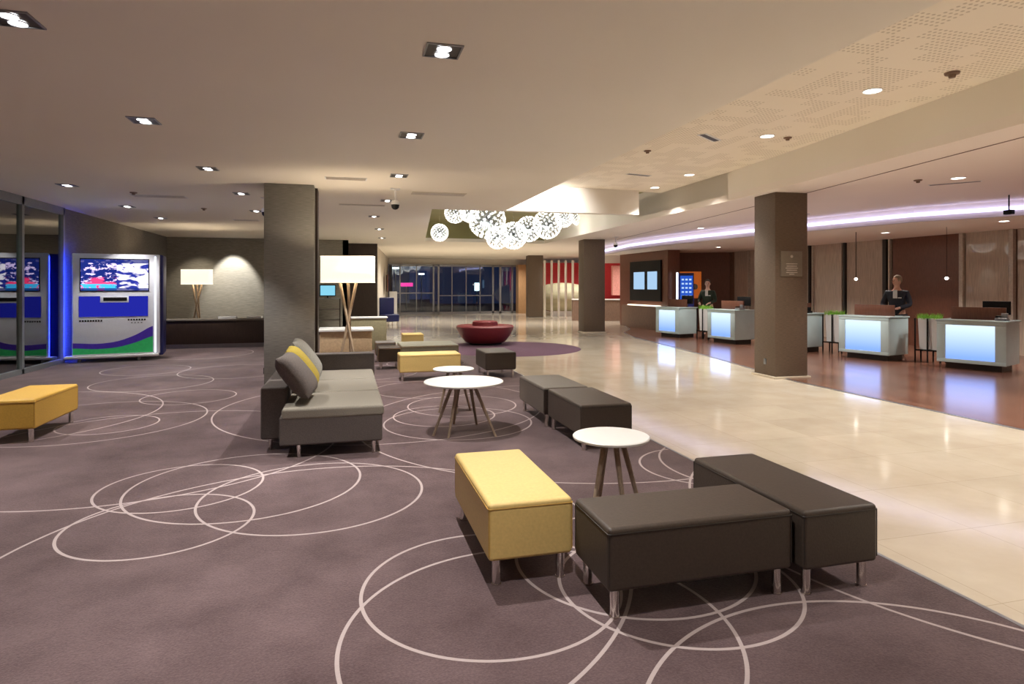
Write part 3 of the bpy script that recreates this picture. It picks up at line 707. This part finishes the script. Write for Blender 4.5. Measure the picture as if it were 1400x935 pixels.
# ---------------------------------------------------------------- chandeliers
def globe():
    t = thing('globe_pendant', '', 'chandelier')
    obj('hub', B().sphere((0, 0, 0), .10), M['chrome'], t)
    rods = B(); tips = B(); n = 150
    for k in range(n):
        zc = 1-2*(k+.5)/n; ph = k*2.399963; rr = math.sqrt(1-zc*zc)
        d = Vector((rr*math.cos(ph), rr*math.sin(ph), zc))
        rods.cyl(d*.1, d*.93, .012, n=4, caps=False)
        q = Vector((0, 0, 1)).rotation_difference(d).to_matrix()
        tt = bmesh.new(); bmesh.ops.create_icosphere(tt, subdivisions=1, radius=.046); tips.merge(tt, Matrix.Translation(d*.93))
        for j in range(5):   # small petals around each bulb
            a = 2*PI*j/5; u = q @ Vector((math.cos(a), math.sin(a), .5))
            tips.cyl(d*.93, d*.95+u*.075, .004, .008, n=4, caps=False)
    r = obj('rod_cluster', rods, M['alu_dark'], t, smooth=False); r['kind'] = 'stuff'
    b = obj('bulb_cluster', tips, M['bulb'], t, smooth=False); b['kind'] = 'stuff'
    return t
gp = globe(); used = False
def wpt(u, v, d):     # camera-plane offsets turned into hall coordinates once, to read off where a globe hangs
    x = (u-700)/850*d; z = 1.6+(392-v)*d/850
    return (x*.9664+d*.257, -x*.257+d*.9664, z)
GL = [(601,318,15.5,11,'small globe of light hanging alone at the left'),(666,301,17,23,'largest globe of light, left of the cluster middle'),
      (680,325,16.2,14,'small globe of light tucked under the largest one'),(702,322,17.4,17,'low globe of light in the cluster middle'),
      (723,313,18.4,16,'globe of light just right of the low one'),(748,307,19,18,'big globe of light in the right half of the cluster'),
      (771,299,19.5,11,'small globe of light second from the right end'),(791,297,20.2,10,'small globe of light at the right end'),
      (622,291,18,13,'globe of light high at the left, half hidden by the ceiling'),(642,291,18.6,12,'globe of light between the hidden one and the largest')]
for u, v, d, r, lb in GL:
    if not used: o = gp; used = True
    else: o = dup(gp)
    p = wpt(u, v, d); R = 1.12*r*d/850
    o.location = p; o.scale = (R, R, R); o.rotation_euler = (random.random()*3, random.random()*.1, random.random()*3)
    o.rotation_euler = (0, 0, random.random()*3)
    tag(o, lb, 'chandelier', 'globe chandeliers of the olive bay')
    cb = B().cyl((0, 0, .1), (0, 0, (HR+.15-p[2])/R), .012, n=6)
    obj('cord', cb, M['chrome'], o)
    point(p[0], p[1], p[2]-.2*R, 22*(R/.35)**2, .02, (1, .96, .88))

# ---------------------------------------------------------------- reception desks
nmd, nt, out = nodes('desk_light')
e = nt.nodes.new('ShaderNodeEmission'); nt.links.new(e.outputs[0], out.inputs[0])
pos = geo_pos(nt, obj=True); sep = nt.nodes.new('ShaderNodeSeparateXYZ'); nt.links.new(pos, sep.inputs[0])
k = mrange(nt, sep.outputs[2], .25, .85)
nt.links.new(mixc(nt, k, (.22, .38, 1), (.66, .82, 1)), e.inputs[0]); e.inputs[1].default_value = .5
M['desk_light'] = nmd
def desk(loc, rz, label, w=1.08, d=.72):
    t = thing('reception_desk', label, 'desk', loc, rz, 'lit reception desks')
    obj('body', B().box(0, w, .02, d, .13, .93, .015), M['white_desk'], t)
    fr = B(); fr.box(0, w, -.03, .02, .13, .20, .004).box(0, w, -.03, .02, .86, .93, .004).box(0, .15, -.03, .02, .2, .86, .004).box(w-.17, w, -.03, .02, .2, .86, .004)
    obj('front_frame', fr, M['white_desk'], t)
    obj('light_panel', B().box(.15, w-.17, -.012, .019, .20, .86), M['desk_light'], t, smooth=False)
    obj('desk_top', B().box(-.02, w+.02, -.04, d+.02, .93, .96, .006), M['white_desk'], t)
    obj('plinth', B().box(.12, w-.1, .10, d-.06, .005, .13), M['darkframe'], t)
    obj('privacy_panel', B().box(.10, w-.12, d*.55, d*.55+.03, .955, 1.20, .005), M['walnut'], t)
    return t
R = math.radians
DESKS = [((11.32,9.75,0), R(-69), 'glowing white reception desk at the right edge, nearest the viewer', 1.12),
         ((10.88,11.8,0), R(-76), 'glowing white reception desk in front of the dark suited man', 1.12),
         ((10.43,13.75,0), R(-78.5), 'white reception desk half hidden behind the plaque column', 1.1),
         ((10.16,16.0,0), R(-81), 'glowing white reception desk left of the plaque column', 1.08),
         ((9.72,18.3,0), R(-78), 'glowing white reception desk farthest away, by the blue display', 1.08)]
for loc, rz, lb, w in DESKS: 
    t = desk(loc, rz, lb, w)
    l = bpy.data.lights.new('deskglow', 'AREA'); l.shape = 'RECTANGLE'; l.size = .8; l.size_y = .6; l.energy = 1.0; l.color = (.28, .42, 1)
    o = bpy.data.objects.new('desk_glow', l); C.objects.link(o); o.parent = t; o.location = (w/2, -.06, .55); o.rotation_euler = (-PI/2, 0, 0)
# things on the desks
def desk_pt(i, x, y):
    loc, rz, _, w = DESKS[i]; return (loc[0]+x*math.cos(rz)-y*math.sin(rz), loc[1]+x*math.sin(rz)+y*math.cos(rz), .962), rz
for i, lb in ((0, 'grey phone with handset on the nearest desk'), (3, 'grey phone with handset on the desk left of the plaque column'), (2, 'dark phone on the desk half hidden by the column')):
    p, rz = desk_pt(i, .98, .25)
    t = thing('telephone', lb, 'telephone', p, rz, 'desk telephones')
    m = M['black'] if i == 2 else M['alu']
    obj('base', B().box(-.09, .09, -.1, .1, 0, .05, .01), m, t); obj('handset', B().box(-.08, -.03, -.1, .1, .06, .09, .012), M['black'], t)
    obj('display', B().box(-.02, .08, .02, .06, .05, .14, .004), m, t)
for i, lb in ((0, 'slim monitor behind the panel of the nearest desk'), (3, 'slim monitor on the desk left of the plaque column'), (4, 'slim monitor on the farthest desk')):
    p, rz = desk_pt(i, .80, .58)
    t = thing('computer_monitor', lb, 'monitor', p, rz+R(8), 'desk monitors')
    obj('casing', B().box(-.22, .22, -.015, .015, .10, .36, .006), M['black'], t)
    obj('stand', B().box(-.09, .09, -.07, .07, 0, .012).box(-.02, .02, -.01, .01, 0, .12), M['alu'], t)
# planters
def planter(loc, rz, label):
    t = thing('planter', label, 'plant', loc, rz, 'twin grass planters between the desks')
    for sx in (-.105, .105):
        b = B(); t2 = bmesh.new(); bmesh.ops.create_cone(t2, cap_ends=True, segments=4, radius1=.105, radius2=.135, depth=.66)
        b.merge(t2, Matrix.Translation((sx, 0, .60)) @ Matrix.Rotation(PI/4, 4, 'Z'))
        obj('pot', b, M['white_plastic'], t, smooth=False)
    fr = B()
    for x in (-.24, 0, .24):
        for y in (-.13, .13): fr.box(x-.012, x+.012, y-.012, y+.012, .005, .93)
    fr.box(-.24, .24, -.14, -.12, .24, .27).box(-.24, .24, .12, .14, .24, .27)
    obj('stand', fr, M['black'], t, smooth=False)
    g = B(); bm = g.bm
    for k in range(260):
        x, y = random.uniform(-.22, .22), random.uniform(-.11, .11); a = random.uniform(0, 6.28); l = random.uniform(.05, .13); w = .008
        dx, dy = math.cos(a)*w, math.sin(a)*w; tx, ty = random.uniform(-.05, .05), random.uniform(-.05, .05)
        vs = [bm.verts.new(c) for c in ((x-dx, y-dy, .91), (x+dx, y+dy, .91), (x+tx, y+ty, .93+l))]; bm.faces.new(vs)
    o = obj('grass', g, M['green_leaf'], t, smooth=False); o['kind'] = 'stuff'
planter((11.95, 10.45, 0), R(-72), 'white twin planter with green grass beside the nearest desk')
planter((11.45, 12.55, 0), R(-76), 'white twin planter with green grass next to the plaque column')
planter((10.55, 16.75, 0), R(-80), 'white twin planter with green grass between the two farthest desks')
# pendants over the desks
for x, y, lb in ((12.15, 12.65, 'tiny starry pendant bulb on a black cord left of the man'), (13.1, 11.05, 'tiny starry pendant bulb against the walnut panel')):
    t = thing('pendant_lamp', lb, 'lamp', (x, y, 0), 0, 'starry pendant bulbs')
    obj('cord', B().cyl((0, 0, HS), (0, 0, 1.84), .008 if x < 13 else .004, n=8), M['black'], t)
    obj('bulb', B().sphere((0, 0, 1.79), .035), M['lamp_white'], t)
    s = B()
    for k in range(10): a = k*PI/5; s.cyl((0, 0, 1.79), (math.cos(a)*.10, math.sin(a)*.10, 1.79+.03*math.sin(3*a)), .003, .001, n=4)
    obj('glow_rays', s, M['chrome'], t)  # thin rays shaped after the bulb's starlike glow, not a real part
t = thing('hanging_camera', 'black camera hanging from the lowered ceiling over the nearest desk', 'security camera', (11.5, 8.5, 0), 0)
obj('rod', B().cyl((0, 0, H), (0, 0, 2.98), .012), M['black'], t); obj('housing', B().box(-.05, .05, -.07, .07, 2.90, 2.98, .01), M['black'], t)

# ---------------------------------------------------------------- reception back wall screens
def wx(y): return 15.55+(14.5-15.55)*(y-4)/(21.4-4)
def panel(y0, y1, name, m, label, cat, z0=.0, z1=HS-.002, off=.02, th=.03, group=None):
    o = obj(name, B().prism([(wx(y0)-off, y0), (wx(y1)-off, y1), (wx(y1)-off-th, y1), (wx(y0)-off-th, y0)], z0, z1), m, smooth=False)
    return tag(o, label, cat, group)
# y of the breaks (from near to far)
BR = {'s1': (8.2, 10.95), 's2': (11.15, 12.15), 'w': (12.3, 14.15), 's3': (14.5, 15.75), 's4': (15.85, 17.15), 's5': (17.25, 19.0), 's6': (19.1, 20.1), 's7': (20.2, 21.0)}
LBL = {'s1': 'woven beige screen behind the nearest desk', 's2': 'narrow woven screen just right of the walnut panel', 's3': 'woven screen just left of the walnut panel',
       's4': 'woven screen behind the desk of the dark suited man', 's5': 'woven screen behind the planter next to the column', 's6': 'woven screen seen left of the plaque column', 's7': 'woven screen next to the walnut end wall'}
for k, (a, b) in BR.items():
    if k == 'w': panel(a, b, 'wall_panel', M['walnut'], 'tall dark walnut panel behind the dark suited man', 'wall panel', off=.02, th=.06)
    else: panel(a, b, 'room_screen', M['screen'], LBL[k], 'screen', group='woven screens behind reception')
struct('trim_7', B().prism([(wx(11.05)-.02, 11.0), (wx(11.05)-.12, 11.0), (wx(11.05)-.12, 11.1), (wx(11.05)-.02, 11.1)], 0, HS), M['mullion'], 'pale upright between the near screens', 'mullion', smooth=False)
n = 8
for y, w, m, lb in ((12.22, .10, 'mullion', 'pale upright right of the walnut panel'), (14.25, .05, 'mullion', 'pale upright left of the walnut panel'), (14.40, .12, 'darkframe', 'dark upright left of the walnut panel'),
                    (15.80, .06, 'darkframe', 'dark upright between two woven screens'), (15.9, .04, 'mullion', 'thin pale upright beside the dark one'), (17.2, .06, 'darkframe', 'dark upright behind the twin planter'),
                    (17.05, .04, 'mullion', 'thin pale upright behind the twin planter'), (19.05, .08, 'mullion', 'pale upright beside the column'), (20.15, .06, 'mullion', 'pale upright near the walnut end wall')):
    struct('trim_%d' % n, B().box(wx(y)-.12, wx(y)-.02, y-w/2, y+w/2, 0, HS), M[m], lb, 'mullion', smooth=False); n += 1
# end wall decorations
def end_pt(s): return (12.3+2.3*s, 22.5-1.2*s)
ang = math.atan2(-1.2, 2.3)
t = thing('wall_niche', 'orange lit niche with round ornaments on the walnut end wall', 'niche', (*end_pt(.16), 1.15), ang)
obj('backing', B().box(0, 1.0, -.04, -.005, 0, 1.05), mat('amber_panel', (.42, .12, .03), .5, emit=(1, .22, .03), es=.12), t, smooth=False)
for x, z, r, m in ((.35, .78, .13, 'alu'), (.62, .70, .10, 'black'), (.45, .42, .11, 'black'), (.75, .45, .12, 'white_plastic')):
    obj('ornament', B().lathe([(0, -.02), (r*.7, -.02), (r, 0), (r*.7, .02), (0, .02)], 20), M[m], t, loc=(x, -.07, z)).rotation_euler = (PI/2, 0, 0)
t = thing('display_panel', 'tall blue display with white lit edge beside the farthest desk', 'display', (11.62, 20.3, 0), R(-28))
obj('case', B().box(-.02, .58, 0, .10, 0, 2.1, .01), M['navy'], t)
obj('edge_light', B().box(-.04, .03, -.02, 0, .1, 2.12), emis('white_edge', (.85, .9, 1), .9), t, smooth=False)
obj('screen', B().box(.10, .54, -.01, 0, 1.0, 2.0), emis('blue_display', (.03, .12, .7), .3), t, smooth=False)
g = B()
for r_ in range(6):
    for c_ in range(3): g.box(.15+c_*.13, .23+c_*.13, -.014, -.01, 1.08+r_*.15, 1.14+r_*.15)
obj('icons', g, emis('icon_white', (.5, .7, 1), .4), t, smooth=False)
# media wall (wood wall with black box and two screens, lit ledge)
mx = lambda y: 11.2+.14*(24.3-y)/3.8
t = thing('media_box', 'black wall box with two pale blue screens', 'display', (0, 0, 0))
obj('case', B().prism([(mx(23.3)-.06, 23.3), (mx(20.9)-.06, 20.9), (mx(20.9)-.005, 20.9), (mx(23.3)-.005, 23.3)], 1.05, 2.6), M['black'], t, smooth=False)
for a, b in ((22.95, 22.1), (21.85, 21.15)):
    obj('screen', B().prism([(mx(a)-.075, a), (mx(b)-.075, b), (mx(b)-.06, b), (mx(a)-.06, a)], 1.5, 2.18), emis('media_screen', (.45, .68, .95), .36), t, smooth=False)
t = thing('counter', 'brown wood counter with lit ledge under the black screen box', 'counter', (0, 0, 0))
obj('body', B().prism([(10.95, 23.6), (11.05, 20.5), (11.30, 20.5), (11.20, 23.6)], .005, .86), M['brownpanel'], t, smooth=False)
obj('ledge_light', B().prism([(11.02, 23.2), (11.10, 20.9), (11.28, 20.9), (11.18, 23.2)], .86, .90), emis('ledge', (1, .85, .65), .9), t, smooth=False)
# far red bar
t = thing('counter', 'brown bar counter in front of the red wall', 'counter', (0, 0, 0))
obj('body', B().prism([(10.3, 27.6), (13.2, 26.4), (13.3, 26.8), (10.4, 28.0)], 0, .98), M['brownpanel'], t, smooth=False)
obj('counter_top', B().prism([(10.25, 27.55), (13.25, 26.33), (13.35, 26.85), (10.4, 28.05)], .98, 1.03), M['tabletop'], t, smooth=False)
obj('curtain_wall', B().prism([(12.2, 27.3), (13.2, 26.95), (13.2, 27.1), (12.2, 27.45)], 1.2, 2.6), mat('pink_panel', (.7, .3, .25), .6), t, smooth=False)
# glass partition with fins and olive shell
t = thing('partition', 'glass partition with slim white fins beside the farthest column', 'partition', (0, 0, 0))
p0, p1 = Vector((9.75, 30.2)), Vector((12.2, 29.6))
for k in range(8):
    p = p0.lerp(p1, k/7); obj('fin', B().box(p.x-.022, p.x+.022, p.y-.12, p.y+.12, .02, 2.95), M['white_wall'], t, smooth=False)
# (the red wall stands behind it)
b = B(); prof = []
tg = thing('shell_wall', 'curved olive shell with brown rim behind the white fins', 'sculpture', (11.35, 32.0, 0), R(-14))
bm = b.bm; n = 36; rows = []
for j in range(9):
    f_ = j/8; row = []
    for i in range(n+1):
        a = PI*2*i/n
        row.append(bm.verts.new((1.75*f_*math.cos(a), -.55*(1-f_*f_), 1.02+.78*f_*math.sin(a))))
    rows.append(row)
for r0, r1 in zip(rows, rows[1:]):
    for i in range(n): 
        try: bm.faces.new((r0[i], r0[i+1], r1[i+1], r1[i]))
        except ValueError: pass
bmesh.ops.remove_doubles(bm, verts=list(bm.verts), dist=.0005)
o = obj('shell', b, M['olive_mural'], tg); md = o.modifiers.new('s', 'SOLIDIFY'); md.thickness = .03
obj('rim', B().tube([(1.75*math.cos(2*PI*i/n), 0, 1.02+.78*math.sin(2*PI*i/n)) for i in range(n//2, n+1)], .045, 8), M['walnut'], tg)
obj('foot', B().box(-.5, .5, -.1, .1, 0, .28), M['white_plastic'], tg)
W('wall_red', [(10.4,33.6),(15.0,32.5)], -.2, 1.35, 2.95, M['redwall'], 'red wall section behind the olive shell')
W('wall_red', [(10.4,33.6),(15.0,32.5)], -.2, 0, 1.35, M['cream'], 'pale lower wall behind the olive shell')

# ---------------------------------------------------------------- people
def skin(name, joints, bones, m, parent, root=0, sub=2):
    me = bpy.data.meshes.new(name); me.from_pydata([j[0] for j in joints], bones, []); me.materials.append(m)
    o = bpy.data.objects.new(name, me); C.objects.link(o)
    if parent: o.parent = parent
    md = o.modifiers.new('skin', 'SKIN'); md.use_smooth_shade = True
    sv = me.skin_vertices[0].data
    for i, j in enumerate(joints):
        r = j[1]; sv[i].radius = r if isinstance(r, tuple) else (r, r)
    sv[root].use_root = True
    s = o.modifiers.new('sub', 'SUBSURF'); s.levels = sub; s.render_levels = sub
    return o
def person(loc, rz, label, skinc, hairc, suit, shirtc, arms, turn=0, long_hair=False, s=1.0):
    ms = mat('skin', skinc, .55, var=.05); mh = mat('hair', hairc, .7, var=.2); mj = mat('suit', suit, .75, var=.15); msh = mat('shirt', shirtc, .7)
    mt = mat('trousers', tuple(c*.8 for c in suit), .8)
    # body: pelvis 0
    J = [((0,0,.98),(.15,.11)), ((0,0,1.15),(.13,.10)), ((0,0,1.36),(.16,.11)), ((0,0,1.47),(.09,.08)), ((0,.0,1.56),(.055,.055)), ((0,-.01,1.63),(.065,.075)), ((0,-.01,1.70),(.078,.092)), ((0,.0,1.77),(.055,.065))]
    Bn = [(0,1),(1,2),(2,3),(3,4),(4,5),(5,6),(6,7)]
    for sx in (-1, 1):
        k = len(J)
        J += [((sx*.10,0,.90),(.095,.10)), ((sx*.11,-.01,.52),(.062,.066)), ((sx*.11,.02,.10),(.042,.045)), ((sx*.12,-.12,.045),(.042,.03))]
        Bn += [(0,k),(k,k+1),(k+1,k+2),(k+2,k+3)]
        sh, el, wr = arms[0 if sx < 0 else 1]
        k = len(J); hd = (Vector(wr)-Vector(el)).normalized()
        J += [(sh,(.06,.06)), (el,(.042,.042)), (wr,(.027,.025)), (tuple(Vector(wr)+hd*.07),(.038,.018))]
        Bn += [(2,k),(k,k+1),(k+1,k+2),(k+2,k+3)]
        side = hd.cross(Vector((0,0,1))); side = side.normalized() if side.length > .1 else Vector((1,0,0))
        for q, (o_, l_) in enumerate(((-.026,.062),(-.009,.075),(.009,.07),(.026,.055))):
            kk = len(J); bp = Vector(wr)+hd*.095+side*o_
            J += [(tuple(bp),(.009,.009)), (tuple(bp+hd*l_*.6+Vector((0,0,-.008))),(.008,.008)), (tuple(bp+hd*l_+Vector((0,0,-.03))),(.007,.007))]
            Bn += [(k+3,kk),(kk,kk+1),(kk+1,kk+2)]
        kk = len(J); bp = Vector(wr)+hd*.04-side*.035*sx
        J += [(tuple(bp),(.011,.011)), (tuple(bp+hd*.045-side*.02*sx),(.009,.009))]; Bn += [(k+3,kk),(kk,kk+1)]
    body = skin('person', J, Bn, ms, None)
    body.location = loc; body.rotation_euler = (0, 0, rz); body.scale = (s, s, s)
    tag(body, label, 'person')
    def face(nm, b, m):
        o = obj(nm, b, m, body); o.location = (0, -.01, 1.70); o.rotation_euler = (0, 0, turn); return o
    f = B(); f.sphere((0, 0, 0), .088, (.92, 1.06, 1.28), 3)
    f.sphere((0, -.045, -.055), .055, (.85, .9, .85), 2)
    f.cyl((0, -.085, .02), (0, -.115, -.025), .008, .016, n=10); f.sphere((0, -.108, -.027), .014)
    for sx in (-1, 1): f.sphere((sx*.084, .01, -.01), .024, (.4, .8, 1.2))
    face('head', f, ms)
    e = B()
    for sx in (-1, 1): e.sphere((sx*.032, -.086, .012), .009)
    face('eyes', e, M['black'])
    face('mouth', B().sphere((0, -.092, -.062), .018, (1.2, .35, .3)), mat('lips', (.45, .15, .12), .6))
    h = B(); h.sphere((0, .018, .028), .096, (.96, 1.06, 1.16), 3)
    for v in list(h.bm.verts):
        if v.co.y < -.045 and v.co.z < .075: v.co.y = -.03+.3*(v.co.y+.045); v.co.x *= .93
        if v.co.z < -.05 and not long_hair: v.co.z = -.05+.2*(v.co.z+.05); v.co.x *= .9
    if long_hair: h.sphere((0, .05, -.07), .075, (1.1, .7, 1.5))
    face('hair', h, mh)
    # jacket
    K = [((0,0,.86),(.185,.135)), ((0,0,1.12),(.16,.125)), ((0,0,1.34),(.185,.13)), ((0,0,1.455),(.12,.095))]
    KB = [(0,1),(1,2),(2,3)]
    for i, sx in enumerate((-1, 1)):
        sh, el, wr = arms[i]; k = len(K)
        w2 = Vector(el).lerp(Vector(wr), .93)
        K += [(sh,(.078,.075)), (el,(.058,.058)), (tuple(w2),(.043,.043))]; KB += [(2,k),(k,k+1),(k+1,k+2)]
    skin('jacket', K, KB, mj, body)
    obj('shirt', B().prism([(-.045, -.135), (.045, -.135), (.03, -.09), (-.03, -.09)], 1.30, 1.49).lathe([(.062, 1.47), (.058, 1.52), (.066, 1.51), (.07, 1.47)], 20), msh, body)
    obj('name_badge', B().box(.06, .13, -.145, -.137, 1.30, 1.325), M['white_plastic'], body)
    Tj = [((0,0,.95),(.16,.12))]; TB = []
    for sx in (-1, 1):
        k = len(Tj); Tj += [((sx*.10,0,.86),(.11,.115)), ((sx*.11,-.01,.5),(.08,.082)), ((sx*.11,.02,.09),(.065,.07))]; TB += [(0,k),(k,k+1),(k+1,k+2)]
    skin('trousers', Tj, TB, mt, body)
    for sx in (-1, 1): obj('shoe', B().sphere((sx*.12, -.06, .045), .055, (.85, 2.3, .8)), M['black'], body)
    return body
pm = person((12.45, 11.75, .005), R(-62), 'person in a dark suit standing behind a desk, looking aside, arm resting forward', (.62, .36, .27), (.30, .22, .14), (.014, .016, .028), (.75, .75, .75),
       [((-.20,0,1.42), (-.27,-.08,1.15), (-.16,-.32,1.05)), ((.20,0,1.42), (.28,-.05,1.15), (.10,-.25,1.08))], turn=R(-35), s=1.02)
p2 = person((11.25, 17.75, .005), R(-48), 'person in a dark green suit standing between the two farthest desks', (.72, .50, .42), (.04, .025, .02), (.025, .045, .03), (.8, .8, .8),
       [((-.19,0,1.42), (-.27,-.04,1.15), (-.18,-.28,1.08)), ((.19,0,1.42), (.26,-.04,1.15), (.14,-.28,1.08))], turn=R(10), long_hair=False, s=1.0)
pp, prz = desk_pt(1, 1.02, .20)
o = tag(obj('paper_sheet', B().box(-.05, .05, -.08, .08, 0, .004), M['tabletop'], loc=pp, smooth=False), 'white paper lying on the desk before the dark suited man', 'paper'); o.rotation_euler = (0, 0, prz)

# ---------------------------------------------------------------- general light
spot(4.2, 11.9, HR-.03, 110, 110, .8, .05, (1, .97, .92), (R(62), 0))  # added spot without a fitting, brightens the white beam
for x, y, p in ((6.0, 25.5, 150), (4, 30, 170), (9, 26, 150), (9.6, 34.4, 130), (12.5, 30.5, 60)): spot(x, y, H-.05, p, 150, .8, .1)  # added fill without fittings, like the other wide ceiling spots below
spot(11.3, 30.8, H-.05, 90, 150, .8, .1)
spot(-3.7, 21.9, H-.05, 160, 60, .5, .05, (1, .97, .92), (R(30), 0))       # wall washer on the grey back wall
spot(-4.7, 21.6, H-.05, 40, 80, .7, .05, (1, .88, .7), (R(25), 0))
spot(12.8, 25.6, H-.05, 120, 150, .8, .1)
spot(2.8, 27.5, H-.05, 120, 150, .8, .1)
spot(-6.4, 17.5, H-.05, 300, 120, .8, .1, (.7, 1, .95), (0, math.radians(58))); spot(-6.4, 21.5, H-.05, 200, 120, .8, .1, (.7, 1, .95), (0, math.radians(58))); spot(-7.4, 13.5, H-.05, 260, 150, .8, .1, (.7, 1, .92))  # greenish spots added to brighten the view through the entrance glass

w = bpy.data.worlds.new('night'); bpy.context.scene.world = w; w.use_nodes = True
bg = w.node_tree.nodes['Background']; bg.inputs[0].default_value = (.02, .04, .12, 1); bg.inputs[1].default_value = .25

# ---------------------------------------------------------------- camera
cam = bpy.data.cameras.new('camera'); co = bpy.data.objects.new('camera', cam); C.objects.link(co)
cam.sensor_width = 36; cam.lens = 850/1400*36; cam.shift_y = -(467.5-392)/1400
co.location = (0, 0, 1.6); co.rotation_euler = (PI/2, 0, -math.atan2(.257, .9664))
cam.clip_start = .05; cam.clip_end = 300
sc = bpy.context.scene; sc.camera = co
sc.view_settings.view_transform = 'Standard'; sc.view_settings.look = 'None'; sc.view_settings.gamma = 1; sc.view_settings.use_curve_mapping = False
sc.view_settings.exposure = 1.4
sc.cycles.use_denoising = True; sc.cycles.max_bounces = 10; sc.cycles.diffuse_bounces = 6; sc.cycles.transparent_max_bounces = 12
sc.cycles.sample_clamp_indirect = 6
